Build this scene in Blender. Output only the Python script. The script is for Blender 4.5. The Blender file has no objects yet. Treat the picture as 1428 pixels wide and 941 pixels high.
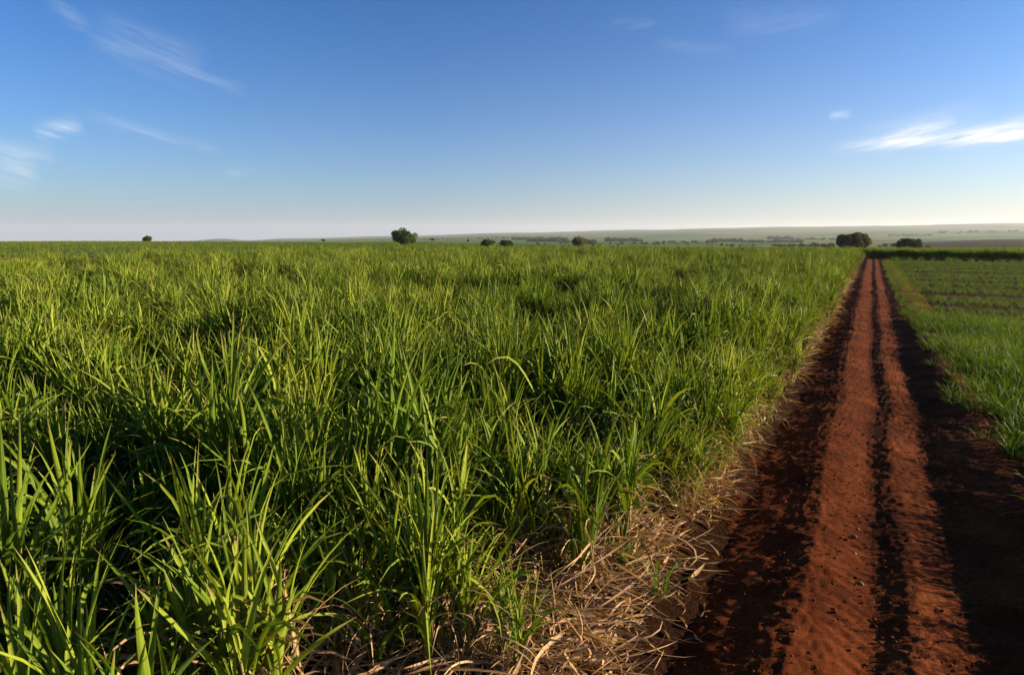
import bpy, math, random
import numpy as np
from mathutils import Vector
C = bpy.context
SC = C.scene
COL = SC.collection
RNG = np.random.default_rng(7)
random.seed(7)

# ------------------------------------------------------------------ frame of reference
F = 851.0; H = 3.2; TILT = math.atan((470.5 - 328) / F)
def gp(px, py, z=0.0):
    """ground point that the photo shows at a given place"""
    x = px - 714; y = 470.5 - py
    d = np.array([x, F*math.cos(TILT)+y*math.sin(TILT), y*math.cos(TILT)-F*math.sin(TILT)])
    return d*((z-H)/d[2]) + np.array([0, 0, H])
ROADA = math.radians(30.2)
U = np.array([math.sin(ROADA), math.cos(ROADA)])      # along the track
V = np.array([math.cos(ROADA), -math.sin(ROADA)])     # across the track, to the right
def xy(s, t): return np.asarray(s)[..., None]*U + np.asarray(t)[..., None]*V
SUN_AZ = math.radians(87.0)     # clockwise from +Y
SUN_EL = math.radians(13.0)

# ------------------------------------------------------------------ noise
def _hash(ix, iy, seed):
    n = (ix.astype(np.int64)*374761393 + iy.astype(np.int64)*668265263 + seed*974711) & 0x7fffffff
    n = ((n ^ (n >> 13))*1274126177) & 0x7fffffff
    return ((n ^ (n >> 16)) & 0xffff)/65535.0
def vnoise(x, y, seed=0):
    x = np.asarray(x, float); y = np.asarray(y, float)
    ix = np.floor(x); iy = np.floor(y); fx = x-ix; fy = y-iy
    fx = fx*fx*(3-2*fx); fy = fy*fy*(3-2*fy)
    a = _hash(ix, iy, seed); b = _hash(ix+1, iy, seed); c = _hash(ix, iy+1, seed); d = _hash(ix+1, iy+1, seed)
    return (a*(1-fx)+b*fx)*(1-fy) + (c*(1-fx)+d*fx)*fy
def fbm(x, y, seed=0, o=4):
    r = 0; a = .5
    for k in range(o):
        r = r + a*vnoise(np.asarray(x)*2**k, np.asarray(y)*2**k, seed+k*17); a *= .5
    return r/(1-.5**o)
def sstep(a, b, x):
    t = np.clip((np.asarray(x, float)-a)/(b-a), 0, 1); return t*t*(3-2*t)

# ------------------------------------------------------------------ object helpers
def tag(o, label=None, cat=None, group=None, kind=None):
    if label: o['label'] = label
    if cat: o['category'] = cat
    if group: o['group'] = group
    if kind: o['kind'] = kind
    return o
def mesh_np(name, co, quads=None, tris=None, uv=None, attrs=None, mats=(), mat_idx=None, smooth=True):
    me = bpy.data.meshes.new(name)
    co = np.asarray(co, np.float32)
    nq = 0 if quads is None else len(quads); nt = 0 if tris is None else len(tris)
    me.vertices.add(len(co)); me.vertices.foreach_set('co', co.ravel())
    loops = []
    if nq: loops.append(np.asarray(quads, np.int32).ravel())
    if nt: loops.append(np.asarray(tris, np.int32).ravel())
    if loops:
        lv = np.concatenate(loops)
        me.loops.add(len(lv)); me.loops.foreach_set('vertex_index', lv)
        st = np.concatenate([np.arange(nq)*4, nq*4+np.arange(nt)*3]).astype(np.int32)
        me.polygons.add(nq+nt); me.polygons.foreach_set('loop_start', st)
        if smooth: me.polygons.foreach_set('use_smooth', np.ones(nq+nt, bool))
        if mat_idx is not None: me.polygons.foreach_set('material_index', np.asarray(mat_idx, np.int32))
        if uv is not None:
            l = me.uv_layers.new(name='UVMap'); l.data.foreach_set('uv', np.asarray(uv, np.float32)[lv].ravel())
    for k, a in (attrs or {}).items():
        a = np.asarray(a)
        if a.ndim == 2 and a.shape[1] == 4:
            at = me.attributes.new(k, 'FLOAT_COLOR', 'POINT'); at.data.foreach_set('color', a.astype(np.float32).ravel())
        elif a.ndim == 2:
            at = me.attributes.new(k, 'FLOAT_VECTOR', 'POINT'); at.data.foreach_set('vector', a.astype(np.float32).ravel())
        elif a.dtype.kind == 'i':
            at = me.attributes.new(k, 'INT', 'POINT'); at.data.foreach_set('value', a.astype(np.int32))
        else:
            at = me.attributes.new(k, 'FLOAT', 'POINT'); at.data.foreach_set('value', a.astype(np.float32))
    for m in mats: me.materials.append(m)
    me.update(calc_edges=True)
    return me
def link(name, me, parent=None, loc=(0, 0, 0), rz=0.0, scale=1.0, col=None):
    o = bpy.data.objects.new(name, me); (col or COL).objects.link(o)
    o.location = loc; o.rotation_euler = (0, 0, rz); o.scale = (scale,)*3
    if parent is not None: o.parent = parent
    return o

# ------------------------------------------------------------------ materials
class NT:
    def __init__(s, tree): s.t = tree; tree.nodes.clear()
    def n(s, ty, **kw):
        nd = s.t.nodes.new(ty)
        for k, v in kw.items():
            if k.startswith('i_'): nd.inputs[int(k[2:])].default_value = v
            else: setattr(nd, k, v)
        return nd
    def l(s, a, b): s.t.links.new(a, b)
    def math(s, op, a, b=None, c=None, clamp=False):
        nd = s.t.nodes.new('ShaderNodeMath'); nd.operation = op; nd.use_clamp = clamp
        for i, v in enumerate((a, b, c)):
            if v is None: continue
            if isinstance(v, (int, float)): nd.inputs[i].default_value = v
            else: s.l(v, nd.inputs[i])
        return nd.outputs[0]
    def mix(s, f, a, b, mode='MIX'):
        nd = s.t.nodes.new('ShaderNodeMix'); nd.data_type = 'RGBA'; nd.blend_type = mode
        for i, v in ((0, f), (6, a), (7, b)):
            if isinstance(v, (int, float)): nd.inputs[i].default_value = v
            elif isinstance(v, tuple): nd.inputs[i].default_value = v if len(v) == 4 else v+(1,)
            else: s.l(v, nd.inputs[i])
        return nd.outputs[2]
    def noise(s, vec, scale, detail=4, rough=.55):
        nd = s.n('ShaderNodeTexNoise'); nd.inputs['Scale'].default_value = scale
        nd.inputs['Detail'].default_value = detail; nd.inputs['Roughness'].default_value = rough
        if vec is not None: s.l(vec, nd.inputs['Vector'])
        return nd.outputs['Fac']
    def ramp(s, f, stops):
        nd = s.n('ShaderNodeValToRGB'); e = nd.color_ramp.elements
        while len(e) < len(stops): e.new(.5)
        for k, (p, c) in enumerate(stops): e[k].position = p; e[k].color = c+(1,) if len(c) == 3 else c
        s.l(f, nd.inputs[0]); return nd.outputs[0]
def new_mat(name):
    m = bpy.data.materials.new(name); m.use_nodes = True; return m, NT(m.node_tree)

def leaf_mat(name, stops, rib=(.24, .30, .08), tip=(.20, .17, .05), transl=.24, rough=.55, spec=.10, ribw=.16):
    m, t = new_mat(name)
    uv = t.n('ShaderNodeUVMap'); sp = t.n('ShaderNodeSeparateXYZ'); t.l(uv.outputs[0], sp.inputs[0])
    at = t.n('ShaderNodeAttribute', attribute_name='tone'); oi = t.n('ShaderNodeObjectInfo')
    geo = t.n('ShaderNodeNewGeometry')
    big = t.noise(geo.outputs['Position'], .35, 3)
    f = t.math('ADD', t.math('MULTIPLY', at.outputs['Fac'], .55), t.math('MULTIPLY', oi.outputs['Random'], .30))
    f = t.math('ADD', f, t.math('MULTIPLY', t.math('SUBTRACT', big, .5), .95))
    c = t.ramp(f, stops)
    wv = t.noise(uv.outputs[0], 30, 2)
    c = t.mix(t.math('MULTIPLY', wv, .35), c, stops[-1][1])
    r = t.math('SUBTRACT', 1.0, t.math('DIVIDE', t.math('ABSOLUTE', t.math('SUBTRACT', sp.outputs[0], .5)), ribw*.5), clamp=True)
    c = t.mix(t.math('MULTIPLY', r, .75), c, rib)
    tp = t.math('MULTIPLY', t.math('SUBTRACT', sp.outputs[1], t.math('SUBTRACT', 1.02, t.math('MULTIPLY', at.outputs['Fac'], .22))), 9, clamp=True)
    c = t.mix(tp, c, tip)
    p = t.n('ShaderNodeBsdfPrincipled'); p.inputs['Roughness'].default_value = rough
    p.inputs['Specular IOR Level'].default_value = spec; t.l(c, p.inputs['Base Color'])
    tr = t.n('ShaderNodeBsdfTranslucent'); t.l(t.mix(1.0, c, (1.2, 1.2, .4), 'MULTIPLY'), tr.inputs[0])
    mx = t.n('ShaderNodeMixShader', i_0=transl); t.l(p.outputs[0], mx.inputs[1]); t.l(tr.outputs[0], mx.inputs[2])
    o = t.n('ShaderNodeOutputMaterial'); t.l(mx.outputs[0], o.inputs[0])
    return m
M_LEAF = leaf_mat('cane_leaf', [(.0, (.014, .044, .005)), (.42, (.054, .115, .006)), (.88, (.250, .290, .026))])
M_YOUNG = leaf_mat('young_cane_leaf', [(.0, (.016, .050, .006)), (.45, (.054, .118, .007)), (.9, (.19, .26, .026))])
M_DRY = leaf_mat('dry_leaf', [(.0, (.075, .045, .028)), (.40, (.29, .165, .080)), (.9, (.46, .305, .17))], rib=(.5, .38, .22), tip=(.25, .14, .06), transl=.15, rough=.6, spec=.2)
M_STALK = leaf_mat('cane_stalk', [(.0, (.10, .07, .03)), (.5, (.16, .15, .04)), (.9, (.24, .24, .07))], rib=(.2, .2, .08), transl=0.0, rough=.5)
def tree_leaf_mat(name, a, b):
    m, t = new_mat(name)
    at = t.n('ShaderNodeAttribute', attribute_name='tone')
    c = t.ramp(at.outputs['Fac'], [(.0, a), (1.0, b)])
    d = t.n('ShaderNodeBsdfDiffuse'); t.l(c, d.inputs[0]); tr = t.n('ShaderNodeBsdfTranslucent'); t.l(c, tr.inputs[0])
    mx = t.n('ShaderNodeMixShader', i_0=.25); t.l(d.outputs[0], mx.inputs[1]); t.l(tr.outputs[0], mx.inputs[2])
    o = t.n('ShaderNodeOutputMaterial'); t.l(mx.outputs[0], o.inputs[0]); return m
M_TREE = tree_leaf_mat('tree_foliage', (.030, .058, .014), (.12, .155, .032))
M_TREE_DARK = tree_leaf_mat('dark_tree_foliage', (.022, .042, .014), (.075, .10, .028))
M_TREE_TAN = tree_leaf_mat('tan_tree_foliage', (.085, .075, .030), (.22, .19, .075))
M_TREE_BROWN = tree_leaf_mat('brown_tree_foliage', (.058, .058, .024), (.18, .165, .062))
M_WOOD = tree_leaf_mat('woodland_foliage', (.030, .055, .022), (.080, .105, .040))
def bark():
    m, t = new_mat('bark'); geo = t.n('ShaderNodeNewGeometry')
    c = t.ramp(t.noise(geo.outputs['Position'], 3), [(.3, (.05, .035, .025)), (.7, (.14, .11, .08))])
    d = t.n('ShaderNodeBsdfDiffuse'); t.l(c, d.inputs[0]); o = t.n('ShaderNodeOutputMaterial'); t.l(d.outputs[0], o.inputs[0]); return m
M_BARK = bark()

def soil_mat(name, stops, near=True):
    m, t = new_mat(name); geo = t.n('ShaderNodeNewGeometry'); P = geo.outputs['Position']
    a = t.noise(P, 1.1, 5); b = t.noise(P, 22, 5, .7); c3 = t.noise(P, 95, 3, .7)
    f = t.math('ADD', t.math('MULTIPLY', a, .45), t.math('ADD', t.math('MULTIPLY', b, .35), t.math('MULTIPLY', c3, .2)))
    c = t.ramp(f, stops)
    p = t.n('ShaderNodeBsdfPrincipled'); p.inputs['Roughness'].default_value = .95; p.inputs['Specular IOR Level'].default_value = .03
    t.l(c, p.inputs['Base Color'])
    h = t.math('ADD', t.math('MULTIPLY', b, .6), t.math('MULTIPLY', c3, .4))
    bp = t.n('ShaderNodeBump'); bp.inputs['Strength'].default_value = .7; bp.inputs['Distance'].default_value = .02
    t.l(h, bp.inputs['Height']); t.l(bp.outputs[0], p.inputs['Normal'])
    o = t.n('ShaderNodeOutputMaterial'); t.l(p.outputs[0], o.inputs[0]); return m
M_ROAD = soil_mat('red_earth', [(.34, (.026, .0062, .0022)), (.50, (.084, .0195, .0048)), (.66, (.175, .050, .014))])
M_CLOD = soil_mat('clods', [(.3, (.06, .016, .005)), (.6, (.12, .037, .013)), (.75, (.20, .085, .04))])
M_STONE = soil_mat('stone', [(.3, (.17, .075, .035)), (.6, (.27, .14, .07)), (.75, (.36, .21, .12))])

# ground: the base colours of its zones come from a colour attribute (soil, crops, far fields)
def ground_mat():
    m, t = new_mat('ground'); geo = t.n('ShaderNodeNewGeometry'); P = geo.outputs['Position']
    at = t.n('ShaderNodeAttribute', attribute_name='zone')
    a = t.noise(P, .9, 5); b = t.noise(P, 14, 5, .7); far = t.noise(P, .012, 5, .6)
    f = t.math('ADD', t.math('MULTIPLY', a, .8), t.math('ADD', t.math('MULTIPLY', b, .7), t.math('MULTIPLY', far, .5)))
    g = t.n('ShaderNodeCombineXYZ')
    for i in range(3): t.l(f, g.inputs[i])
    c = t.mix(1.0, at.outputs['Color'], g.outputs[0], 'MULTIPLY')
    p = t.n('ShaderNodeBsdfPrincipled'); p.inputs['Roughness'].default_value = .95; p.inputs['Specular IOR Level'].default_value = .03
    t.l(c, p.inputs['Base Color'])
    bp = t.n('ShaderNodeBump'); bp.inputs['Strength'].default_value = .8; bp.inputs['Distance'].default_value = .05
    t.l(b, bp.inputs['Height']); t.l(bp.outputs[0], p.inputs['Normal'])
    o = t.n('ShaderNodeOutputMaterial'); t.l(p.outputs[0], o.inputs[0]); return m
M_GROUND = ground_mat()

# ------------------------------------------------------------------ terrain
COLS = np.array([-400, 22, 250, 310, 345, 400, 560, 720, 900, 1000, 1100, 1222, 1420, 1800], float)
def _row(*v): return np.array(v, float)
ROWS = {   # depth : how far below the eye line (photo rows) the bare ground lies, per column
    300:  _row(337.5, 337.5, 337.7, 338, 338, 338.3, 340.5, 343.5, 347, 348, 348, 348, 346, 346),
    600:  _row(341, 341, 340, 340, 340, 339, 336.5, 339.5, 343, 344, 344, 343, 339, 339),
    1200: _row(345, 345, 344, 344, 344, 343, 341,   338, 340, 341, 341, 339, 333.5, 332),
    2000: _row(344, 344, 343, 342, 342, 340, 337.5, 335.5, 336, 337, 337, 336, 336, 335),
    3500: _row(342, 342, 341, 340, 340, 337, 334,   332, 331, 331, 331, 330, 328, 327),
    6000: _row(340, 340, 337, 336, 337, 335, 331.5, 328, 325, 323, 322, 321, 319, 318),
    9000: _row(339, 339, 337, 332.5, 335, 332.5, 329, 324.3, 320.5, 318, 316.3, 315, 311.3, 309),
    12000: _row(341, 341, 340, 336, 338, 336, 333, 329, 326, 324, 322, 321, 317, 315),
}
DS = np.array([0, 85.] + list(ROWS), float)
ZT = np.zeros((len(DS), len(COLS)))
for i, (d, r) in enumerate(ROWS.items()): ZT[i+2] = H - (r-328)/863.0*d
LD = np.log(DS+60)
def terrain(x, y):
    x = np.asarray(x, float); y = np.asarray(y, float)
    r = np.hypot(x, y); az = np.arctan2(x, y); azc = np.clip(az, -1.0, 1.0)
    px = 714+863*np.tan(azc); d = np.clip(r*np.cos(azc), 0, 12000)
    ci = np.clip(np.searchsorted(COLS, px)-1, 0, len(COLS)-2)
    fx = np.clip((px-COLS[ci])/(COLS[ci+1]-COLS[ci]), 0, 1); fx = fx*fx*(3-2*fx)
    l = np.log(d+60); di = np.clip(np.searchsorted(LD, l)-1, 0, len(DS)-2)
    fd = np.clip((l-LD[di])/(LD[di+1]-LD[di]), 0, 1)
    z = (ZT[di, ci]*(1-fx)+ZT[di, ci+1]*fx)*(1-fd) + (ZT[di+1, ci]*(1-fx)+ZT[di+1, ci+1]*fx)*fd
    z = z + (fbm(x/900, y/900, 3)-.5)*d*d/9e6*np.where(d < 9500, 1, .3)*2.0
    return z
def road_prof(t):
    return np.interp(t, [-2.1, -1.75, -1.4, -1.1, -.60, -.40, -.28, -.05, .16, .23, .31, .50, .58, .75, .95, 1.06, 1.3, 1.55, 1.75, 2.1, 2.7],
                        [-.012, -.085, -.120, -.100, .010, .062, .080, .054, .012, .004, .010, .054, .056, .028, -.016, .000, .070, .140, .180, .12, -.012])  # right bank and falling left shoulder are shaped to keep those bands shaded

def build_ground():
    azs = np.concatenate([np.radians(np.arange(-180, -60, 4.)), np.radians(np.arange(-60, 60, .4)), np.radians(np.arange(60, 180, 4.))])
    rs = np.concatenate([[.4], np.geomspace(1, 120, 90), np.geomspace(125, 14000, 190)])
    A, R = np.meshgrid(azs, rs); X = R*np.sin(A); Y = R*np.cos(A); Z = terrain(X, Y)
    s = X*U[0]+Y*U[1]; t = X*V[0]+Y*V[1]
    nearz = (fbm(X*1.1, Y*1.1, 11)-.5)*.10 + (fbm(X*5, Y*5, 12, 3)-.5)*.06
    under = sstep(2.75, 2.4, t)*sstep(-2.0, -1.65, t)*sstep(99, 96, s)
    Z = Z + nearz*np.clip(1-R/140, 0, 1)*(1-under) - .10*under
    # zones
    n = len(rs); k = len(azs)
    col = np.zeros((n, k, 4)); col[..., 3] = 1
    soil = np.array([.030, .0115, .005]); dk = np.array([.032, .013, .006])
    crop = np.array([.062, .105, .020])
    base = soil*np.ones((n, k, 3))
    inside = (t < -2.2)
    base[inside] = dk
    far = (Y > 98) | (R > 120)
    px = 714+863*np.tan(np.clip(A, -1.2, 1.2))
    base = np.where((far & (R < 700))[..., None], crop, base)
    # far valley fields
    g = 260.0
    jx = X+120*fbm(X/700, Y/700, 21); jy = Y+160*fbm(X/700, Y/700, 22)
    ix = np.floor((jx*.94+jy*.34)/(g*2.2)); iy = np.floor((jy*.94-jx*.34)/(g*1.6)); h = _hash(ix, iy, 5)
    pal = np.array([[.075, .125, .035], [.050, .095, .028], [.11, .145, .05], [.085, .13, .04], [.13, .13, .06], [.040, .075, .025], [.065, .12, .03], [.095, .125, .045]])*np.array([1.1, 1.2, 1.05])
    vf = pal[(h*7.999).astype(int)]
    w = sstep(480, 700, R)[..., None]
    base = np.where(far[..., None], base*(1-w)+vf*w, base)
    hill = sstep(1225, 1262, px)*sstep(190, 240, Y)*sstep(1500, 1300, Y)
    stripe = .5+.5*np.sin((X*.8+Y*.6)/26)
    hc = np.array([.028, .030, .014])*(1+.25*stripe[..., None])
    base = base*(1-hill[..., None])+hc*hill[..., None]
    col[..., :3] = base
    idx = np.arange(n*k).reshape(n, k); nx = np.roll(idx, -1, 1)
    q = np.stack([idx[:-1], idx[1:], nx[1:], nx[:-1]], -1).reshape(-1, 4)
    co = np.stack([X, Y, Z], -1).reshape(-1, 3)
    co = np.vstack([co, [0, 0, Z[0].mean()]]); c = np.vstack([col.reshape(-1, 4), [*soil, 1]])
    tri = np.stack([np.full(k, n*k), idx[0], nx[0]], -1)
    o = link('ground', mesh_np('ground', co, q, tri, attrs={'zone': c}, mats=[M_GROUND]))
    tag(o, 'rolling farmland ground reaching from the cane field to the hazy hills', 'ground', kind='structure')
build_ground()

def road_z(s, t):
    X = s*U[0]+t*V[0]; Y = s*U[1]+t*V[1]
    wob = (fbm(s*.30, s*0+3, 31, 4)-.5)*.22
    p = road_prof(t-wob)*np.where(t > 1.0, np.interp(s, [20, 30], [1, .65]), 1.0)*(.75+.5*fbm(s*.35, t*.8+9, 32, 3))
    e = 1-np.clip((np.abs(t-.35)-1.9)/.45, 0, 1)
    rough = .35+.65*np.clip((.1+np.abs(t-.1)), 0, 1)
    z = p + ((fbm(X*2.2, Y*2.2, 33)-.5)*.05 + (fbm(X*9, Y*9, 34, 3)-.5)*.034 + (vnoise(X*30, Y*30, 35)-.5)*.025 + (vnoise(X*62, Y*62, 36)-.5)*.016)*rough
    # tyre cleats pressed into the two strips
    for a, b, sg in ((-.34, .2, 1), (.50, .95, -1)):
        m = sstep(a-.08, a+.04, t-wob)*sstep(b+.06, b-.05, t-wob)
        z = z + m*.0065*np.sin((s+sg*.55*np.abs(t-wob-(a+b)/2))*2*math.pi/.17)*(.25+.75*fbm(s*.7, t*2, 37, 2))
    return z*e - .05*(1-e)
def build_road():
    sv = [-3.0]
    while sv[-1] < 97.5: sv.append(sv[-1]+max(.03, .0042*abs(sv[-1])**1.15 if sv[-1] > 0 else .06))
    sv = np.array(sv); tv = np.concatenate([np.arange(-2.0, -.6, .04), np.arange(-.6, 1.2, .022), np.arange(1.2, 2.72, .045)])
    S, Tt = np.meshgrid(sv, tv, indexing='ij')
    P = S[..., None]*U+Tt[..., None]*V
    Z = road_z(S, Tt)+terrain(P[..., 0], P[..., 1])
    co = np.dstack([P, Z]).reshape(-1, 3); n, k = S.shape; idx = np.arange(n*k).reshape(n, k)
    q = np.stack([idx[:-1, :-1], idx[:-1, 1:], idx[1:, 1:], idx[1:, :-1]], -1).reshape(-1, 4)
    o = link('dirt_road', mesh_np('dirt_road', co, q, mats=[M_ROAD]))
    tag(o, 'rutted red earth farm track with two raised wheel strips running to the far field', 'dirt road', kind='structure')
build_road()

# ------------------------------------------------------------------ blades
class Blades:
    def __init__(s): s.co = []; s.q = []; s.uv = []; s.tone = []; s.mi = []; s.nv = 0
    def blade(s, base, az, pitch, length, width, droop, tone, seg=8, twist=0., kink=None, azw=0., mi=0, fold=.22, rise=.25, roll0=0.):
        u = np.linspace(0, 1, seg+1)
        th = pitch + droop*u**1.8
        if kink: th = th + kink[1]*sstep(kink[0]-.07, kink[0]+.07, u)
        a = az + azw*u*u
        d = np.stack([np.sin(th)*np.sin(a), np.sin(th)*np.cos(a), np.cos(th)], -1)
        ds = length/seg
        c = np.vstack([[0, 0, 0], np.cumsum((d[:-1]+d[1:])*.5*ds, 0)])+np.asarray(base)
        w = width*np.minimum(1, rise+u*4)*np.clip(1-u, 0, 1)**.62; w[-1] = width*.03
        side0 = np.stack([np.cos(a), -np.sin(a), 0*a], -1); nrm = np.cross(side0, d)
        tw = roll0+twist*u
        side = side0*np.cos(tw)[:, None]+nrm*np.sin(tw)[:, None]; nn = np.cross(side, d)
        L = c-side*(w*.5)[:, None]+nn*(w*fold)[:, None]; R = c+side*(w*.5)[:, None]+nn*(w*fold)[:, None]
        s.co.append(np.stack([L, c, R], 1).reshape(-1, 3))
        s.uv.append(np.stack([np.tile([0, .5, 1.], seg+1), np.repeat(u, 3)], -1))
        s.tone.append(np.full(3*(seg+1), tone))
        i = np.arange(seg)[:, None]*3+np.array([0, 1])[None]
        i = i.reshape(-1)+s.nv
        s.q.append(np.stack([i, i+1, i+4, i+3], -1)); s.mi.append(np.full(len(i), mi))
        s.nv += 3*(seg+1)
    def tube(s, pts, rad, tone, n=6, mi=0):
        pts = np.asarray(pts, float); m = len(pts); an = np.arange(n)/n*2*math.pi
        ring = np.stack([np.cos(an), np.sin(an), 0*an], -1)
        co = pts[:, None]+ring[None]*np.asarray(rad)[:, None, None]
        s.co.append(co.reshape(-1, 3)); s.uv.append(np.stack([np.full(m*n, .05), np.repeat(np.linspace(0, .5, m), n)], -1)); s.tone.append(np.full(m*n, tone))
        idx = np.arange(m*n).reshape(m, n)+s.nv; nx = np.roll(idx, -1, 1)
        q = np.stack([idx[:-1], nx[:-1], nx[1:], idx[1:]], -1).reshape(-1, 4)
        s.q.append(q); s.mi.append(np.full(len(q), mi)); s.nv += m*n
    def mesh(s, name, mats):
        return mesh_np(name, np.concatenate(s.co), np.concatenate(s.q), uv=np.concatenate(s.uv), attrs={'tone': np.concatenate(s.tone)}, mats=mats, mat_idx=np.concatenate(s.mi))

def cane_plant(seed, nst, hgt, dry, thin=False, spread=1.0):
    """returns leaves, stalks, dry leaves as Blades"""
    r = np.random.default_rng(seed); G, S, D = Blades(), Blades(), Blades()
    for k in range(nst):
        a0 = r.uniform(0, 6.28); rad = r.uniform(.02, .17)*spread; b = np.array([rad*math.sin(a0), rad*math.cos(a0), -.03])
        lean = r.uniform(.02, .20)*spread; h = hgt*r.uniform(.36, .58)
        top = b+np.array([math.sin(a0)*math.sin(lean), math.cos(a0)*math.sin(lean), math.cos(lean)])*h
        S.tube([b+(top-b)*f for f in (0, .33, .66, 1)], [.014, .013, .012, .008], r.uniform(0, 1), n=5)
        plane = r.uniform(0, 3.14); nl = r.integers(6, 9)
        for j in range(nl):
            f = j/(nl-1); p = b+(top-b)*(.25+.75*f)
            az = plane+(math.pi if j % 2 else 0)+r.normal(0, .45)
            tone = np.clip(r.normal(.35+.35*f, .22), 0, 1)
            if f > .75:      # the upright young leaves of the whorl
                G.blade(p, az, r.uniform(.03, .16), hgt*r.uniform(.42, .60), r.uniform(.035, .059), r.uniform(.05, .55), tone, seg=7, twist=r.normal(0, .7), azw=r.normal(0, .3), fold=.28, roll0=r.normal(0, .5))
            else:
                kk = (r.uniform(.45, .8), r.uniform(.6, 1.5)) if r.random() < .33 else None
                G.blade(p, az, r.uniform(.10, .38), hgt*r.uniform(.52, .82), r.uniform(.039, .066), r.uniform(.25, 1.4), tone, seg=8, twist=r.normal(0, 1.0), kink=kk, azw=r.normal(0, .5), roll0=r.normal(0, .4))
    for k in range(dry):
        a0 = r.uniform(0, 6.28); rad = r.uniform(.0, .24 if dry > 20 else .16); z = r.uniform(.04, .75 if dry > 20 else .40)
        D.blade([rad*math.sin(a0), rad*math.cos(a0), z], r.uniform(0, 6.28), r.uniform(.3, 1.4), r.uniform(.25, .85 if dry > 20 else .6), r.uniform(.012, .032), r.uniform(.6, 2.0), r.uniform(0, 1), seg=6, twist=r.normal(0, 2), azw=r.normal(0, .8))
    return G, S, D
def joined(parts, mats, name):
    B = Blades()
    for i, p in enumerate(parts):
        if not p.co: continue
        B.co += p.co; B.uv += p.uv; B.tone += p.tone; B.q += [q+B.nv for q in p.q]; B.mi += [m*0+i for m in p.mi]; B.nv += p.nv
    return B.mesh(name, mats)

NEARP = []      # prototypes of the individual plants: (leaves mesh, stalks mesh, dry leaves mesh)
PCOL = bpy.data.collections.new('cane_kinds')
NI = 14; NE = 6
for k in range(NI+NE):
    edge = k >= NI
    hg = 1.07*[1.55, 1.4, 1.65, 1.5, 1.3, 1.6, 1.45][k % 7]*(.9 if edge else 1)
    G, S, D = cane_plant(100+k, [7, 6, 8, 5, 7, 9, 6][k % 7], hg, 70 if edge else 9, spread=1.0)
    NEARP.append((G.mesh('leaves', [M_LEAF]), S.mesh('stalks', [M_STALK]), D.mesh('dry_leaves', [M_DRY])))
    o = bpy.data.objects.new('cane_kind_%02d' % k, joined([G, S, D], [M_LEAF, M_STALK, M_DRY], 'sugarcane'))
    PCOL.objects.link(o)
YOUNG = []; YCOL = bpy.data.collections.new('young_kinds')
for k in range(8):
    r = np.random.default_rng(300+k); B = Blades()
    for j in range(26 if k < 5 else 16):
        a0 = r.uniform(0, 6.28); rad = r.uniform(0, .10)
        L = r.uniform(.30, .62)
        B.blade([rad*math.sin(a0), rad*math.cos(a0), -.01], a0+r.normal(0, .6), r.uniform(.05, .55), L, r.uniform(.014, .026), r.uniform(.2, 1.6), np.clip(r.normal(.5, .25), 0, 1), seg=6, twist=r.normal(0, .9), azw=r.normal(0, .5), roll0=r.normal(0, .4))
    me = B.mesh('young_sugarcane', [M_YOUNG]); YOUNG.append(me)
    YCOL.objects.link(bpy.data.objects.new('young_kind_%02d' % k, me))

def scatter_object(name, pts, idx, rot, scl, coll, label, cat):
    """one mass of plants: its points carry which kind, how turned and how large"""
    me = mesh_np(name, pts, attrs={'idx': idx.astype(int), 'rot': rot, 'scl': scl})
    o = link(name, me)
    ng = bpy.data.node_groups.new(name+'_growth', 'GeometryNodeTree'); ng.is_modifier = True
    ng.interface.new_socket('Geometry', in_out='INPUT', socket_type='NodeSocketGeometry')
    ng.interface.new_socket('Geometry', in_out='OUTPUT', socket_type='NodeSocketGeometry')
    N = ng.nodes; gi = N.new('NodeGroupInput'); go = N.new('NodeGroupOutput'); ip = N.new('GeometryNodeInstanceOnPoints')
    ci = N.new('GeometryNodeCollectionInfo'); ci.inputs['Collection'].default_value = coll
    ci.inputs['Separate Children'].default_value = True; ci.inputs['Reset Children'].default_value = True
    def na(nm, ty):
        a = N.new('GeometryNodeInputNamedAttribute'); a.data_type = ty; a.inputs[0].default_value = nm
        return next(x for x in a.outputs if x.enabled and x.name == 'Attribute')
    L = ng.links
    L.new(gi.outputs[0], ip.inputs['Points']); L.new(ci.outputs[0], ip.inputs['Instance'])
    ip.inputs['Pick Instance'].default_value = True
    L.new(na('idx', 'INT'), ip.inputs['Instance Index'])
    er = N.new('FunctionNodeEulerToRotation'); L.new(na('rot', 'FLOAT_VECTOR'), er.inputs[0]); L.new(er.outputs[0], ip.inputs['Rotation'])
    L.new(na('scl', 'FLOAT'), ip.inputs['Scale']); L.new(ip.outputs[0], go.inputs[0])
    md = o.modifiers.new('growth', 'NODES'); md.node_group = ng
    tag(o, label, cat, kind='stuff'); return o

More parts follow.
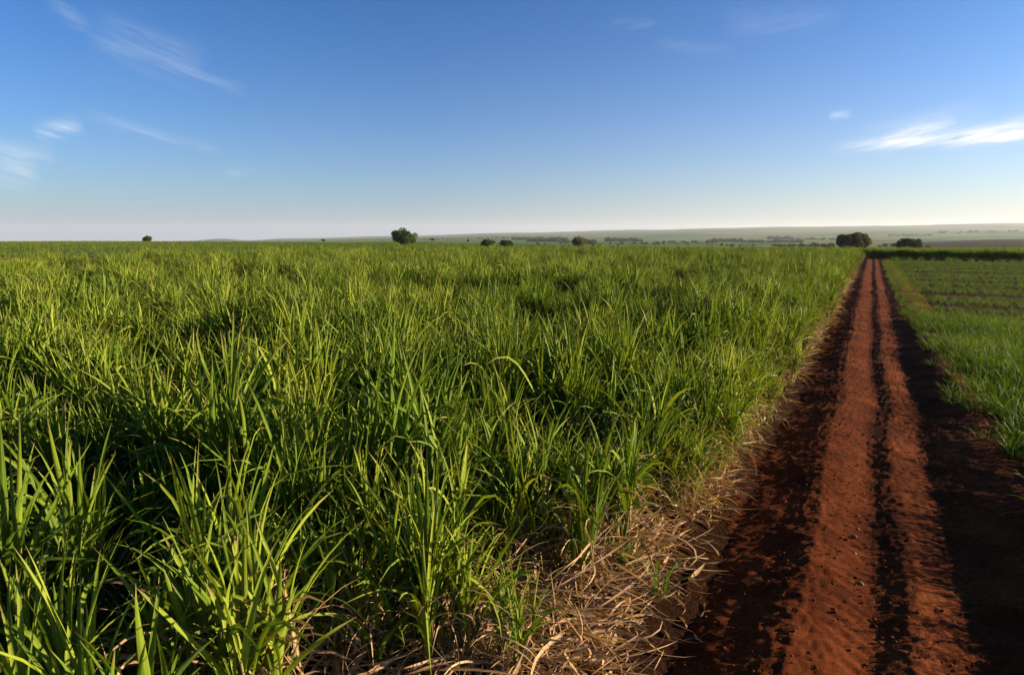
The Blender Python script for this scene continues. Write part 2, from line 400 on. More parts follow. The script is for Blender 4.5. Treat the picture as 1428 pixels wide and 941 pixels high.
# ------------------------------------------------------------------ the cane field
def cane_edge(s):
    return np.interp(s, [0, 3, 5, 6.2, 7.5, 9, 11, 14, 22, 60, 97], [-2.35, -2.5, -2.8, -2.6, -2.1, -1.70, -1.50, -1.38, -1.28, -1.02, -.95])
def clumps(s, t):
    return sstep(.28, .72, .62*fbm(s*.80, t*.62, 42, 2)+.38*fbm(s*.22, t*.16, 44, 2))
def field_points():
    out = []
    # main field: rows across the track
    sv = np.arange(-26, 128, .76)
    for s0 in sv:
        step = .42
        tv = np.arange(-110, 0, step)
        s = s0+RNG.normal(0, .10, len(tv)); t = tv+RNG.uniform(-.18, .18, len(tv))
        e = cane_edge(s)+(fbm(s*.9, s*0, 41, 2)-.5)*.7
        P = xy(s, t); X, Y = P[:, 0], P[:, 1]; R = np.hypot(X, Y); A = np.arctan2(X, Y)
        keep = (t < e) & (R > 2.6) & (R < np.interp(A, [-.7, -.2, .3], [70, 84, 100])) & (Y > .6) & (np.abs(A) < .93) & (s < 96)
        thin = np.clip(1.15-(R-22)/90, .45, 1)
        keep &= RNG.random(len(tv)) < thin
        gap = clumps(s, t); keep &= (gap > .27) | (RNG.random(len(tv)) < .12) | ((R < 5.2) & (RNG.random(len(tv)) < .8)) | ((e-t < 1.0) & (RNG.random(len(tv)) < .85))
        out.append(np.stack([X, Y, s, t, e-t], -1)[keep])
    return np.vstack(out)
def stragglers():            # single plants standing in the straw outside the closed edge
    s = RNG.uniform(4.4, 13, 60); e = cane_edge(s); t = e+RNG.random(60)**1.4*.75
    k = t < -1.38; s, t, e = s[k], t[k], e[k]; P = xy(s, t); return np.stack([P[:, 0], P[:, 1], s, t, np.full(len(s), .1)], -1)
FP = np.vstack([field_points(), stragglers()])
fh = .58+.60*clumps(FP[:, 2], FP[:, 3])
fs = fh*RNG.normal(1, .09, len(FP)); fs = np.where(FP[:, 4] < .9, RNG.uniform(.84, 1.16, len(FP)), fs); fs = np.where(FP[:, 4] < .2, fs*RNG.uniform(.62, 1.0, len(FP)), fs)
fs = np.clip(fs, .45, 1.3)
fr = RNG.uniform(0, 6.283, len(FP))
isedge = FP[:, 4] < .75
fk = np.where(isedge, RNG.integers(NI, NI+NE, len(FP)), RNG.integers(0, NI, len(FP)))
fz = terrain(FP[:, 0], FP[:, 1])
R = np.hypot(FP[:, 0], FP[:, 1]); px = 714+863*FP[:, 0]/np.maximum(FP[:, 1], .1)
dep = FP[:, 1]
topy = 328+863*(H-1.2*fs)/dep                       # rough row of the plant's top in the photo
inview = (np.abs(px-714) < 690) & (topy < 1000)
order = np.argsort(np.where(inview, R, 1e9))[:300-17]
solo = np.zeros(len(FP), bool); solo[order] = True

def cane_thing(kind, loc, rz, sc, label, group, name='sugarcane_plant'):
    e = bpy.data.objects.new(name, None); COL.objects.link(e); e.empty_display_size = .1
    e.location = loc; e.rotation_euler = (0, 0, rz); e.scale = (sc,)*3
    tag(e, label, 'sugarcane', group)
    for nm, me in zip(('leaves', 'stalks', 'dry_leaves'), NEARP[kind]):
        o = bpy.data.objects.new(nm, me); COL.objects.link(o); o.parent = e
    return e
for i in order:
    if isedge[i]: lab, grp = 'sugarcane plant on the field margin, dry tan leaves round its base', 'sugarcane along the track margin'
    else: lab, grp = 'green sugarcane plant standing amid the dense near rows of the field', 'sugarcane plants of the near rows'
    cane_thing(int(fk[i]), (FP[i, 0], FP[i, 1], fz[i]), fr[i], float(fs[i]), lab, grp)
HERO = [   # photo place of the foot, kind, size, label
    (318, 938, 5, 1.08, 'fullest bright sugarcane clump at the bottom of the picture, upright yellow-green blades'),
    (150, 915, 2, 1.05, 'broad-bladed sugarcane clump in the dark lower corner of the field'),
    (445, 840, 3, .95, 'slim sugarcane clump beside the fullest bright clump, on the side nearer the track'),
    (602, 938, 16, .90, 'sugarcane clump at the bottom edge between the tall narrow clump and the straw'),
    (712, 938, 15, .66, 'short sugarcane clump in straw at the bottom edge, nearest the red track'),
    (580, 925, 0, 1.0, 'tall narrow sugarcane clump rising before the edge of the straw litter'),
    (655, 935, 17, .85, 'sugarcane clump rooted in the straw litter at the bottom edge'),
    (855, 705, 15, .80, 'fan-shaped bright sugarcane clump standing alone on the straw at the field margin'),
    (930, 700, 16, .72, 'small sugarcane clump between the fan-shaped clump and the red track'),
    (768, 745, 17, .66, 'ragged bright sugarcane clump in the straw, nearest behind the short ragged clump'),
    (905, 655, 14, .85, 'leafy sugarcane clump right behind the fan-shaped clump at the field margin'),
    (965, 615, 16, .78, 'sugarcane clump with dry skirt leaning over the red soil past the fan-shaped clump'),
    (815, 655, 15, .92, 'tall sugarcane clump with many dry leaves at the inner border of the straw'),
    (705, 735, 18, .95, 'bright sugarcane clump at the inner corner of the straw litter'),
    (1010, 585, 19, .70, 'low sugarcane clump with tan dry leaves farthest out toward the track'),
    (690, 830, 14, .72, 'sugarcane clump half sunk in straw above the clump at the bottom edge'),
    (790, 800, 18, .62, 'short ragged sugarcane clump in the middle of the straw litter'),
]
for k, (a, b, kd, sc, lab) in enumerate(HERO):
    g = gp(a, b); cane_thing(kd, (g[0], g[1], 0), 1.3*k+.4, sc, lab, None)
rest = ~solo
scatter_object('sugarcane_crop', np.stack([FP[rest, 0], FP[rest, 1], fz[rest]], -1), fk[rest],
    np.stack([RNG.normal(0, .07, rest.sum()), RNG.normal(0, .07, rest.sum()), fr[rest]], -1), fs[rest], PCOL,
    'dense green sugarcane covering the field beyond the near plants', 'sugarcane crop')

# the next cane fields beyond the headland
def far_field():
    n = 26000
    A = RNG.uniform(-.95, .12, n); Rr = np.sqrt(RNG.uniform(86**2, 470**2, n)); X = Rr*np.sin(A); Y = Rr*np.cos(A)
    px = 714+863*np.tan(A)
    lim = np.interp(px, [0, 560, 760, 900], [470, 560, 330, 150])
    k = (Y < lim) & (Rr > np.interp(A, [-.7, -.2, .1], [76, 92, 105]))
    X, Y = X[k], Y[k]; n = len(X)
    sc = .30+.25*fbm(X/30, Y/30, 51, 2)
    scatter_object('far_sugarcane_crop', np.stack([X, Y, terrain(X, Y)], -1), RNG.integers(0, NI, n),
        np.stack([RNG.normal(0, .1, n), RNG.normal(0, .1, n), RNG.uniform(0, 6.28, n)], -1), sc, PCOL,
        'smooth olive green cane field on the slope beyond the headland', 'sugarcane crop')
far_field()
def end_block():
    n = 5200
    s = 98.5+RNG.random(n)**1.5*38; t = RNG.uniform(-6, 70, n)
    P = xy(s, t); X, Y = P[:, 0], P[:, 1]
    sc = RNG.uniform(.80, 1.0, n)
    scatter_object('headland_sugarcane_crop', np.stack([X, Y, terrain(X, Y)], -1), RNG.integers(0, NI, n),
        np.stack([RNG.normal(0, .07, n), RNG.normal(0, .07, n), RNG.uniform(0, 6.28, n)], -1), sc, PCOL,
        'dark band of tall cane crossing the far end of the red track', 'sugarcane crop')
end_block()

# ------------------------------------------------------------------ young cane on the other side of the track
def young_edge(s): return np.interp(s, [0, 8, 12, 18, 24, 29, 58, 97], [2.0, 1.85, 1.7, 1.5, 1.25, 1.1, 1.2, 1.5])
def young_points():
    o = []
    for s0 in np.arange(-4, 27.5, .26):          # the dense strip by the camera
        tv = np.arange(1.6, 28, .24); s = s0+RNG.normal(0, .07, len(tv)); t = tv+RNG.normal(0, .06, len(tv))
        k = (t > young_edge(s)+(fbm(s*.8, s*0, 61, 2)-.3)*.7) & (RNG.random(len(tv)) < .85)
        sc = .68+.65*fbm(s*.5, t*.5, 62, 3); sc = sc*np.clip(.72+(t-young_edge(s))*.5, .72, 1.05)*np.interp(s, [9, 15], [1.3, 1.0])  # plants nearest the camera enlarged to throw more shade on the track
        o.append(np.stack([s, t, sc], -1)[k])
    s0 = 29.0; i = 0
    while s0 < 89:                                   # planted rows further off, in bands with bare strips between
        tv = np.arange(1.2, 62, .20); s = s0+RNG.normal(0, .16, len(tv))+.8*(fbm(tv*.12, tv*0+i//5, 64, 2)-.5); t = tv+RNG.normal(0, .08, len(tv))
        k = (t > young_edge(s)+RNG.normal(.1, .25, len(tv))) & (RNG.random(len(tv)) < .5+1.2*fbm(s*.3, t*.25, 63, 3))
        o.append(np.stack([s, t, RNG.uniform(.38, .72, len(tv))], -1)[k])
        i += 1; s0 += RNG.uniform(.7, 1.0) if i % 5 else RNG.uniform(1.6, 2.8)+.03*(s0-29)
    s = RNG.uniform(26, 88, 650); t = RNG.uniform(1.3, 2.3, 650)      # extra plants added along the bank to shade and cover it
    o.append(np.stack([s, t, RNG.uniform(.30, .60, 650)], -1))
    s = RNG.uniform(90, 95, 260); t = RNG.uniform(2.2, 60, 260)
    o.append(np.stack([s, t, RNG.uniform(.8, 1.4, 260)], -1))
    return np.vstack(o)
YP = young_points(); P = xy(YP[:, 0], YP[:, 1]); yz = terrain(P[:, 0], P[:, 1])
ypx = 714+863*P[:, 0]/np.maximum(P[:, 1], .1); yR = np.hypot(P[:, 0], P[:, 1])
yview = (ypx < 1425) & (P[:, 1] > 3)
yk = RNG.integers(0, 8, len(YP)); yr = RNG.uniform(0, 6.28, len(YP))
yo = np.argsort(np.where(yview, yR, 1e9))[:290]
ysolo = np.zeros(len(YP), bool); ysolo[yo] = True
for i in yo:
    o = link('young_sugarcane_plant', YOUNG[int(yk[i])], loc=(P[i, 0], P[i, 1], yz[i]), rz=yr[i], scale=float(YP[i, 2]))
    tag(o, 'short grassy young sugarcane plant in the low strip across the track', 'young sugarcane', 'young sugarcane plants across the track')
r_ = ~ysolo & (P[:, 1] > -4)
scatter_object('young_sugarcane_crop', np.stack([P[r_, 0], P[r_, 1], yz[r_]], -1), yk[r_],
    np.stack([np.zeros(r_.sum()), np.zeros(r_.sum()), yr[r_]], -1), YP[r_, 2], YCOL,
    'rows of low young cane on dark soil beyond the grassy strip', 'young sugarcane')
for k, (a, b, kd, sc, lab) in enumerate([
    (872, 790, 1, .95, 'upright green cane shoot sprouting from the straw litter'),
    (918, 828, 6, .90, 'drooping green cane shoot at the outer border of the straw litter'),
    (1003, 640, 2, .8, 'small green cane shoot at the foot of the margin beside bare red soil'),
    (730, 880, 4, .85, 'low green cane shoot in the straw near the bottom of the picture')]):
    g = gp(a, b); o = link('cane_shoot', YOUNG[kd], loc=(g[0], g[1], .01), rz=k*1.7, scale=sc); tag(o, lab, 'cane shoot')

# ------------------------------------------------------------------ straw
def straw():
    B = Blades()
    n = 9000
    for i in range(n):
        s = 1.5+RNG.random()**1.9*62 if RNG.random() < .55 else RNG.uniform(2, 9)
        e = float(cane_edge(s)); out = float(np.interp(s, [0, 4, 6, 9, 14, 60], [-1.25, -1.3, -1.4, -1.5, -1.3, -.9]))
        t = RNG.normal((e*.62+out*.38), (out-e)*.42)-.05
        if s < 9 and RNG.random() < .35: t = RNG.uniform(e-.7, out)
        if t > out+.35: t = out+RNG.uniform(-.4, .35)
        p = xy(s, t)
        dens = 1-sstep(out-.5, out+.3, t)
        L = RNG.uniform(.2, 1.05)*(.3+.7*dens) if s < 25 else RNG.uniform(.25, .7)
        cover = sstep(.42, .6, fbm(p[0]*1.1, p[1]*1.1, 71, 3))
        if RNG.random() > .35+.65*cover: continue
        z = .01+RNG.random()**2*.20*dens*(.35+cover); gz = float(road_z(np.array([s]), np.array([t]))[0]) if t > -2.2 else 0.0
        B.blade([p[0], p[1], z+gz], RNG.uniform(0, 6.283), RNG.uniform(1.25, 1.62), L, RNG.choice([.006, .011, .018, .028, .042])*RNG.uniform(.8, 1.2), RNG.normal(.06, .18), RNG.random()**1.3, seg=6, twist=RNG.normal(0, 1.6), azw=RNG.normal(0, .9), fold=.12, roll0=RNG.normal(0, .5))
    o = link('straw_litter', B.mesh('straw_litter', [M_DRY]))
    co = np.empty(len(o.data.vertices)*3, np.float32); o.data.vertices.foreach_get('co', co); co = co.reshape(-1, 3)
    ss = co[:, :2]@U; tt = co[:, :2]@V; gz = np.where(tt > -2.2, road_z(ss, tt), 0)
    co[:, 2] = np.maximum(co[:, 2], gz+.006+RNG.uniform(0, .01, len(co))); o.data.vertices.foreach_set('co', co.ravel())
    tag(o, 'tangled dry tan cane straw lying between the field and the red track', 'straw litter', kind='stuff')
straw()

# ------------------------------------------------------------------ clods and stones
ICO_V = np.array([[0, 0, 1]]+[[.894*math.cos(a), .894*math.sin(a), .447] for a in np.arange(5)*1.2566]+[[.894*math.cos(a+.6283), .894*math.sin(a+.6283), -.447] for a in np.arange(5)*1.2566]+[[0, 0, -1]])
ICO_F = np.array([[0, i+1, (i+1) % 5+1] for i in range(5)]+[[i+1, i+6, (i+1) % 5+1] for i in range(5)]+[[(i+1) % 5+1, i+6, (i+1) % 5+6] for i in range(5)]+[[11, (i+1) % 5+6, i+6] for i in range(5)])
def clods():
    n = 26000
    s = 2.2+RNG.random(n)**2.0*40; t = RNG.uniform(-1.7, 2.2, n)
    k = fbm(s*.8, t*1.6, 81, 3) > .36; s, t = s[k], t[k]; n = len(s)
    P = xy(s, t); z = road_z(s, t)
    sz = .0022+.009*RNG.random(n)**6+.003*RNG.random(n)**2
    sz = sz*(1+s/40)
    v = ICO_V[None]*(1+RNG.normal(0, .22, (n, 12, 1)))*np.stack([RNG.uniform(.8, 1.5, n), RNG.uniform(.8, 1.5, n), RNG.uniform(.6, 1.0, n)], -1)[:, None]*sz[:, None, None]
    v = v+np.stack([P[:, 0], P[:, 1], z+sz*.25], -1)[:, None]
    f = (ICO_F[None]+np.arange(n)[:, None, None]*12).reshape(-1, 3)
    o = link('soil_clods', mesh_np('soil_clods', v.reshape(-1, 3), tris=f, mats=[M_CLOD], smooth=False))
    tag(o, 'loose red earth crumbs and grit scattered over the track', 'soil clods', kind='stuff')
clods()
for k, (a, b, sz, lab) in enumerate([
    (1191, 753, .034, 'flat pale stone in the lit wheel strip, largest of the short line of stones'),
    (1196, 741, .026, 'pale stone just beyond the largest stone of the line'),
    (1192, 775, .026, 'pale stone nearest before the largest stone of the line'),
    (1195, 723, .024, 'small stone at the far end of the line of stones'),
    (1200, 815, .036, 'long flat stone lying alone near the inner rut'),
    (1112, 708, .016, 'whitish pebble on the dark shoulder between straw and wheel strip')]):
    g = gp(a, b); s = g[:2]@U; t = g[:2]@V; r = np.random.default_rng(500+k)
    v = ICO_V*(1+r.normal(0, .16, (12, 1)))*np.array([1.3, .8, .7])*sz
    me = mesh_np('stone', v, tris=ICO_F, mats=[M_STONE], smooth=False)
    o = link('stone', me, loc=(g[0], g[1], float(road_z(np.array([s]), np.array([t]))[0])+sz*.22), rz=r.uniform(0, 3))
    md = o.modifiers.new('round', 'SUBSURF'); md.levels = 1; md.render_levels = 2
    tag(o, lab, 'stone', 'stones on the red track')

# ------------------------------------------------------------------ trees
def crown_cards(r, centres, radii, per, size, flat=.8):
    """leaf sprays spread through every clump"""
    co = []; tone = []
    for c, rad in zip(centres, radii):
        n = int(per*max(.4, rad**2)) if per < 400 else per
        d = r.normal(size=(n, 3)); d /= np.linalg.norm(d, axis=1)[:, None]
        p = c+d*(rad*(.55+.5*r.random((n, 1))))*np.array([1, 1, flat])
        tn = r.uniform(.1, .9)
        a = r.normal(size=(n, 3)); a /= np.linalg.norm(a, axis=1)[:, None]
        b = np.cross(a, r.normal(size=(n, 3))); b /= np.linalg.norm(b, axis=1)[:, None]
        s = size*r.uniform(.5, 1.3, (n, 1))
        q = np.stack([p-a*s, p+b*s*.45, p+a*s, p-b*s*.45], 1)
        co.append(q); tone.append(np.clip(np.repeat(tn+r.normal(0, .2, n), 4), 0, 1))
    return np.concatenate(co).reshape(-1, 3), np.concatenate(tone)
def limb_tube(B, p, q, r0, r1, r):
    p = np.asarray(p, float); q = np.asarray(q, float); L = np.linalg.norm(q-p)
    pts = [p+(q-p)*f+np.array([*(r.normal(0, .05*L, 2)), 0])*(0 < f < 1) for f in (0, .3, .65, 1)]
    B.tube(pts, [r0*(1-f)+r1*f for f in (0, .3, .65, 1)], .5, n=7)
def tree(name, px, depth, w, h, label, mat, seed, trunk=.25, dense=1.0, nclump=46, leaf=None, group=None, flat=.8, skirt=False, lift=0.0):
    r = np.random.default_rng(seed); x = (px-714)/863*depth; z = float(terrain(x, depth))
    e = bpy.data.objects.new(name, None); COL.objects.link(e); e.location = (x, depth, z-.15+lift); tag(e, label, 'tree', group)
    B = Blades(); th = h*trunk; tr = max(.10, w*.028)
    B.tube([(0, 0, -.3), (.02*w, 0, th*.5), (0, .02*w, th)], [tr*1.5, tr*1.05, tr*.85], .5, n=9)
    cz = th*.55+(h-th*.55)*.5; ch = (h-th*.55)*.5
    cs = []; rad = []
    for k in range(nclump):
        d = r.normal(size=3); d /= np.linalg.norm(d); f = r.uniform(.40, .80)
        if d[2] < -.35 and not skirt: d[2] = -.35+.3*r.random()
        cs.append(np.array([d[0]*w*.5*f, d[1]*w*.5*f, cz+d[2]*ch*f])); rad.append(w*r.uniform(.09, .15))
    for c in cs[:14]: limb_tube(B, (0, 0, th*r.uniform(.7, 1)), c, tr*.5, tr*.10, r)
    link('trunk', B.mesh('trunk', [M_BARK]), e)
    co, tn = crown_cards(r, cs, rad, 1e9 and int(130*dense)+400-400 if False else int(120*dense)+280, leaf or w*.022, flat)
    n = len(co)//4
    link('crown', mesh_np('crown', co, np.arange(n*4).reshape(n, 4), attrs={'tone': tn}, mats=[mat], smooth=False), e)
    return e
tree('broadleaf_tree', 562, 250, 12.2, 6.6, 'large rounded dark green tree at the far border of the cane field', M_TREE, 1, trunk=.12, skirt=True, nclump=64)
tree('broadleaf_tree', 205, 330, 5.4, 3.6, 'small lone round tree on the bare green skyline', M_TREE_DARK, 2, trunk=.1, skirt=True, lift=.3)
tree('broadleaf_tree', 680, 265, 7.4, 3.9, 'low dark domed tree, bigger one of the adjoining pair beyond the cane', M_TREE_DARK, 3, trunk=.05, skirt=True, lift=-.3)
tree('broadleaf_tree', 706, 268, 7.2, 3.3, 'low dark flattened tree, lower one of the adjoining pair beyond the cane', M_TREE_DARK, 4, trunk=.05, skirt=True, lift=-.3)
tree('broadleaf_tree', 653, 300, 2.0, 1.9, 'tiny dark bush-like tree standing alone before the domed pair', M_TREE_DARK, 5, nclump=14, trunk=.2, lift=1.4)
tree('broadleaf_tree', 603, 480, 4.6, 3.0, 'small dark tree on the ridge line near the large rounded tree', M_TREE_DARK, 6, nclump=16, trunk=.15, lift=1)
tree('broadleaf_tree', 450, 400, 3.6, 2.2, 'small dark tree low on the slope between skyline tree and rounded tree', M_TREE_DARK, 16, nclump=14, trunk=.15, lift=.8)
tree('thin_leaved_tree', 808, 280, 7.8, 5.6, 'tan thin-leaved tree with visible branches above the cane', M_TREE_TAN, 7, trunk=.15, dense=.2, nclump=54, skirt=True)
tree('thin_leaved_tree', 1190, 205, 11.6, 6.3, 'wide brownish spreading tree where the track meets the far cane', M_TREE_BROWN, 8, trunk=.14, dense=.25, nclump=80, skirt=True, lift=.4)
tree('thin_leaved_tree', 1158, 260, 4.6, 2.6, 'small grey-brown tree close beside the wide brownish tree', M_TREE_BROWN, 9, trunk=.15, dense=.2, nclump=22, lift=.4)
tree('broadleaf_tree', 1270, 215, 8.8, 4.6, 'dark green domed tree above the headland cane', M_TREE_DARK, 10, trunk=.1, skirt=True, lift=.6)
tree('broadleaf_tree', 1297, 240, 3.4, 2.4, 'small dark tree between the domed tree and the brown slope', M_TREE_DARK, 11, trunk=.1, skirt=True, nclump=18)
for k, (p, d, w, h, lab) in enumerate([
    (828, 420, 3.6, 2.6, 'dark bush tree just past the tan thin-leaved tree'),
    (836, 440, 3.2, 2.4, 'second dark bush tree past the tan thin-leaved tree'),
    (862, 620, 4, 2.4, 'solitary dark tree in the pale meadow beyond the tan tree'),
    (1007, 620, 5, 4, 'taller dark tree in the pale meadow over the middle of the cane'),
    (1014, 560, 4, 3, 'dark bush tree close under the taller meadow tree'),
    (1022, 560, 6, 3.4, 'broad dark bush tree in the row under the meadow'),
    (1034, 570, 4, 2.8, 'end bush tree of the row under the meadow'),
    (1052, 650, 4, 3.4, 'single round tree between the meadow row and the woodland'),
    (750, 480, 3.6, 1.8, 'low scrub tree on the green slope past the domed pair'),
    (760, 490, 3.0, 1.6, 'lower scrub tree on the green slope past the domed pair')]):
    tree('meadow_tree', p, d, w, h, lab, M_WOOD, 40+k, nclump=14, trunk=.15, group='scattered meadow trees')

def wood(name, label, runs, seed):
    """a far-off wood that reads as one mass: many crowns along each run"""
    r = np.random.default_rng(seed); co = []; tn = []
    for (p0, p1, d0, d1, n, hh, thick) in runs:
        for i in range(n):
            f = r.random(); d = d0+(d1-d0)*f+r.normal(0, thick); x = ((p0+(p1-p0)*f)-714)/863*d; z = float(terrain(x, d))
            q = .35+.75*r.random()**1.7; w = hh*q*r.uniform(.9, 1.6); h = hh*q*r.uniform(.6, 1.0)
            c, t = crown_cards(r, [np.array([x, d, z+h*.5])], [w*.55], 130/max(.4, (w*.55)**2), w*.16, h/w)
            co.append(c); tn.append(t)
    co = np.concatenate(co); n = len(co)//4
    o = link(name, mesh_np(name, co, np.arange(n*4).reshape(n, 4), attrs={'tone': np.concatenate(tn)}, mats=[M_WOOD], smooth=False))
    tag(o, label, 'woodland', kind='stuff')
wood('near_woodland', 'dark tree line in the valley beside the wide brownish tree', [(1076, 1165, 620, 540, 46, 3.6, 16), (1130, 1180, 700, 640, 20, 4.0, 12), (1225, 1262, 520, 560, 14, 3, 8)], 91)
wood('far_woodland', 'bluish belts of woodland across the hazy valley', [
    (715, 790, 2300, 2300, 150, 11, 40), (735, 830, 1500, 1400, 110, 8, 30), (846, 894, 1750, 1800, 130, 11, 60), (905, 1000, 1500, 1500, 50, 6, 40),
    (985, 1035, 1900, 1900, 150, 11, 60), (1035, 1120, 1700, 1650, 120, 9, 30), (1072, 1105, 2600, 2600, 90, 13, 60), (880, 960, 1050, 1080, 22, 5, 30),
    (780, 870, 900, 1000, 26, 5, 40), (1100, 1200, 2400, 2300, 60, 9, 60), (1240, 1300, 3600, 3600, 60, 12, 60), (1300, 1420, 4200, 4200, 60, 14, 150), (560, 720, 3300, 3200, 60, 10, 90)], 92)

# ------------------------------------------------------------------ haze
def haze():
    top = float(max(terrain(X, Y).max() for X, Y in [np.meshgrid(np.linspace(-9000, 11000, 120), np.linspace(50, 13000, 120))]))+40
    x0, x1, y0, y1, z0, z1 = -15000, 15000, -15000, 15000, -160, max(top, 30)
    v = [(x, y, z) for z in (z0, z1) for y in (y0, y1) for x in (x0, x1)]
    f = [(0, 2, 3, 1), (4, 5, 7, 6), (0, 1, 5, 4), (2, 6, 7, 3), (0, 4, 6, 2), (1, 3, 7, 5)]
    m, t = new_mat('haze'); p = t.n('ShaderNodeVolumePrincipled'); p.inputs['Density'].default_value = HAZE
    p.inputs['Color'].default_value = (.82, .88, 1, 1); p.inputs['Anisotropy'].default_value = .2; p.inputs['Density Attribute'].default_value = ''; m.cycles.homogeneous_volume = True
    o = t.n('ShaderNodeOutputMaterial'); t.l(p.outputs[0], o.inputs['Volume'])
    ob = link('haze', mesh_np('haze', v, f, mats=[m], smooth=False)); tag(ob, 'thin pale haze over the valley and hills', 'haze', kind='stuff')
HAZE = 5e-5
haze()

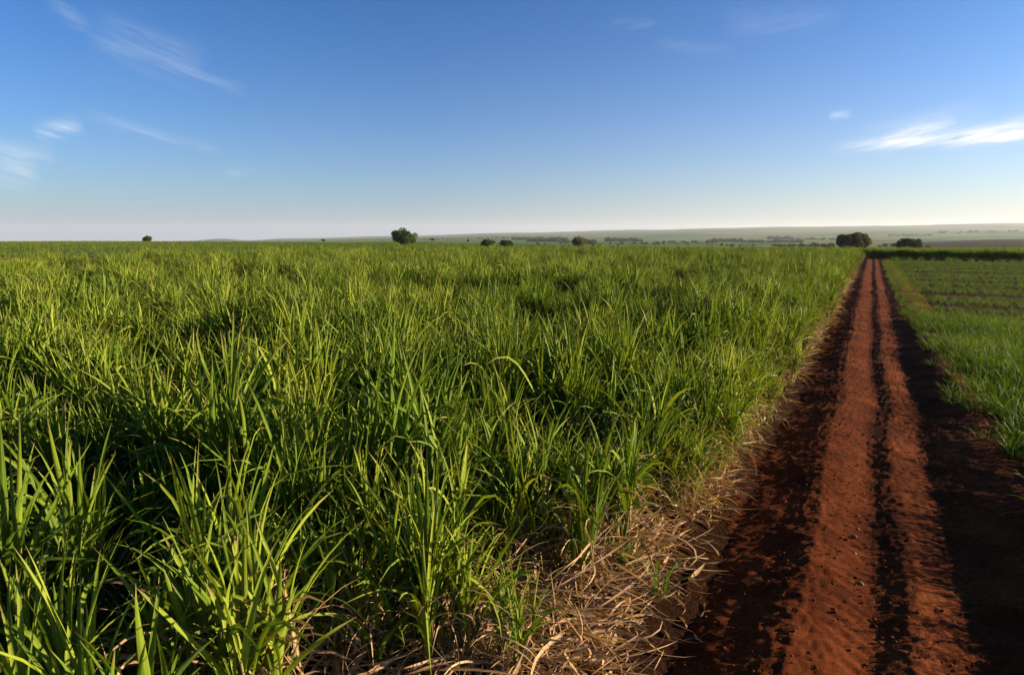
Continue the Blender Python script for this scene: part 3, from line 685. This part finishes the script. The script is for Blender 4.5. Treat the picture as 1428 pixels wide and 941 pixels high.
# ------------------------------------------------------------------ sky, sun
def sky():
    w = bpy.data.worlds.new('World'); SC.world = w; w.use_nodes = True; w.cycles.sampling_method = 'MANUAL'; w.cycles.sample_map_resolution = 512; t = NT(w.node_tree)
    sk = t.n('ShaderNodeTexSky', sky_type='NISHITA'); sk.sun_disc = False
    sk.sun_elevation = SUN_EL; sk.sun_rotation = SUN_AZ; sk.altitude = 500; sk.air_density = 1.0; sk.dust_density = 1.0; sk.ozone_density = 4.6
    tc = t.n('ShaderNodeTexCoord'); nv = t.n('ShaderNodeVectorMath', operation='NORMALIZE'); t.l(tc.outputs['Generated'], nv.inputs[0])
    sp = t.n('ShaderNodeSeparateXYZ'); t.l(nv.outputs[0], sp.inputs[0])
    az = t.math('ARCTAN2', sp.outputs[0], sp.outputs[1]); el = t.math('ARCSINE', sp.outputs[2])
    def azel(px, py):
        x = px-714; y = 470.5-py
        d = np.array([x, F*math.cos(TILT)+y*math.sin(TILT), y*math.cos(TILT)-F*math.sin(TILT)]); d /= np.linalg.norm(d)
        return math.atan2(d[0], d[1]), math.asin(d[2])
    total = None
    def wisp(slope, seed):      # one drawn-out cloud texture per half of the sky
        c, q = math.cos(slope), math.sin(slope)
        u = t.math('ADD', t.math('MULTIPLY', az, c), t.math('MULTIPLY', el, q)); v = t.math('SUBTRACT', t.math('MULTIPLY', el, c), t.math('MULTIPLY', az, q))
        cb = t.n('ShaderNodeCombineXYZ'); t.l(t.math('MULTIPLY', u, 11), cb.inputs[0]); t.l(t.math('MULTIPLY', v, 110), cb.inputs[1]); cb.inputs[2].default_value = seed
        wp = t.n('ShaderNodeTexNoise'); wp.inputs['Scale'].default_value = .5; wp.inputs['Detail'].default_value = 2; t.l(cb.outputs[0], wp.inputs['Vector'])
        nz = t.noise(cb.outputs[0], 1.0, 6, .70)
        return t.math('SUBTRACT', wp.outputs['Fac'], .5), t.math('MULTIPLY', t.math('SUBTRACT', nz, .33), 2.5, clamp=True)
    WL = wisp(-.30, 2.0); WR = wisp(.16, 7.0)
    for k, (x0, y0, x1, y1, hw, amt, fz) in enumerate([   # each streak: from, to, half width, density, softness of texture
        (1155, 208, 1460, 176, 6, 1.2, 5), (1225, 196, 1335, 164, 6, .75, 6), (1310, 194, 1480, 162, 10, .8, 5), (1380, 192, 1450, 190, 4, .5, 4), (1190, 190, 1390, 150, 14, .18, 5),
        (44, 182, 118, 173, 7, .42, 5), (-20, 208, 80, 214, 14, .26, 4), (-10, 240, 55, 236, 14, .32, 5), (110, 158, 315, 213, 6, .20, 5),
        (120, 40, 290, 98, 20, .17, 4), (225, 88, 350, 130, 6, .17, 5), (62, -5, 128, 42, 7, .18, 5), (1154, 162, 1188, 160, 4, .4, 4),
        (910, 60, 1030, 69, 6, .10, 5), (850, 34, 920, 33, 6, .09, 4), (310, 242, 360, 238, 4, .14, 4), (1000, 30, 1180, 22, 14, .10, 4)]):
        a0, e0 = azel(x0, y0); a1, e1 = azel(x1, y1); am, em = (a0+a1)/2, (e0+e1)/2; ca = math.cos(em)
        dx, dy = (a1-a0)*ca, e1-e0; L = math.hypot(dx, dy)/2; c, s = dx/(2*L), dy/(2*L); W = hw/F
        X = t.math('MULTIPLY', t.math('SUBTRACT', az, am), ca); Y = t.math('SUBTRACT', el, em)
        u = t.math('ADD', t.math('MULTIPLY', X, c), t.math('MULTIPLY', Y, s)); v = t.math('SUBTRACT', t.math('MULTIPLY', Y, c), t.math('MULTIPLY', X, s))
        warp, n = WL if x0 < 600 else WR
        vv = t.math('ADD', v, t.math('MULTIPLY', warp, W*2.4))
        uu = t.math('DIVIDE', u, L); vn = t.math('DIVIDE', vv, W)
        g = t.math('MULTIPLY', t.math('SUBTRACT', 1.0, t.math('POWER', t.math('ABSOLUTE', uu), 3.0), clamp=True), t.math('POWER', 2.718, t.math('MULTIPLY', t.math('MULTIPLY', vn, vn), -1.0)))
        g = t.math('MULTIPLY', g, n)
        g = t.math('MULTIPLY', g, amt)
        total = g if total is None else t.math('ADD', total, g, clamp=True)
    lum = CLOUD
    gm = t.n('ShaderNodeGamma'); gm.inputs[1].default_value = 1.28; t.l(sk.outputs[0], gm.inputs[0])
    hs = t.n('ShaderNodeHueSaturation'); hs.inputs['Saturation'].default_value = 1.1
    t.l(t.mix(1.0, gm.outputs[0], (.66, .745, .80), 'MULTIPLY'), hs.inputs['Color'])
    # aerosol veil that thickens toward the horizon, creamier on the sun's side
    side = t.math('DIVIDE', t.math('ADD', sp.outputs[0], .15), .8, clamp=True)
    veil = t.mix(side, (2.9, 3.25, 3.9), (5.7, 5.1, 4.5))
    vf = t.math('MULTIPLY', t.math('POWER', 2.718, t.math('DIVIDE', t.math('MAXIMUM', sp.outputs[2], 0.0), -.135)), .68)
    skyc = t.mix(vf, hs.outputs[0], veil)
    c = t.mix(total, skyc, (lum*1.0, lum*.97, lum*.92))
    bg = t.n('ShaderNodeBackground'); t.l(c, bg.inputs[0]); bg.inputs[1].default_value = SKY
    o = t.n('ShaderNodeOutputWorld'); t.l(bg.outputs[0], o.inputs[0])
SKY = .052; CLOUD = 7.6
sky()
sl = bpy.data.lights.new('sun', 'SUN'); sl.energy = 5.0; sl.angle = math.radians(.53); sl.color = (1, .80, .54)
so = bpy.data.objects.new('sun', sl); COL.objects.link(so)
sd = Vector((math.sin(SUN_AZ)*math.cos(SUN_EL), math.cos(SUN_AZ)*math.cos(SUN_EL), math.sin(SUN_EL)))
so.rotation_euler = sd.to_track_quat('Z', 'Y').to_euler(); so.location = (30, -20, 40)

# ------------------------------------------------------------------ camera
cd = bpy.data.cameras.new('camera'); cd.sensor_width = 36; cd.lens = 36*F/1428; cd.clip_start = .05; cd.clip_end = 60000
co_ = bpy.data.objects.new('camera', cd); COL.objects.link(co_); co_.location = (0, 0, H); co_.rotation_euler = (math.pi/2-TILT, 0, 0)
SC.camera = co_
vs = SC.view_settings; SC.display_settings.display_device = 'sRGB'
vs.view_transform = 'Standard'; vs.look = 'None'; vs.gamma = 1; vs.use_curve_mapping = False; vs.exposure = 1.6
cy = SC.cycles; cy.max_bounces = 6; cy.diffuse_bounces = 3; cy.transmission_bounces = 4; cy.volume_bounces = 0; cy.transparent_max_bounces = 8
cy.use_denoising = True
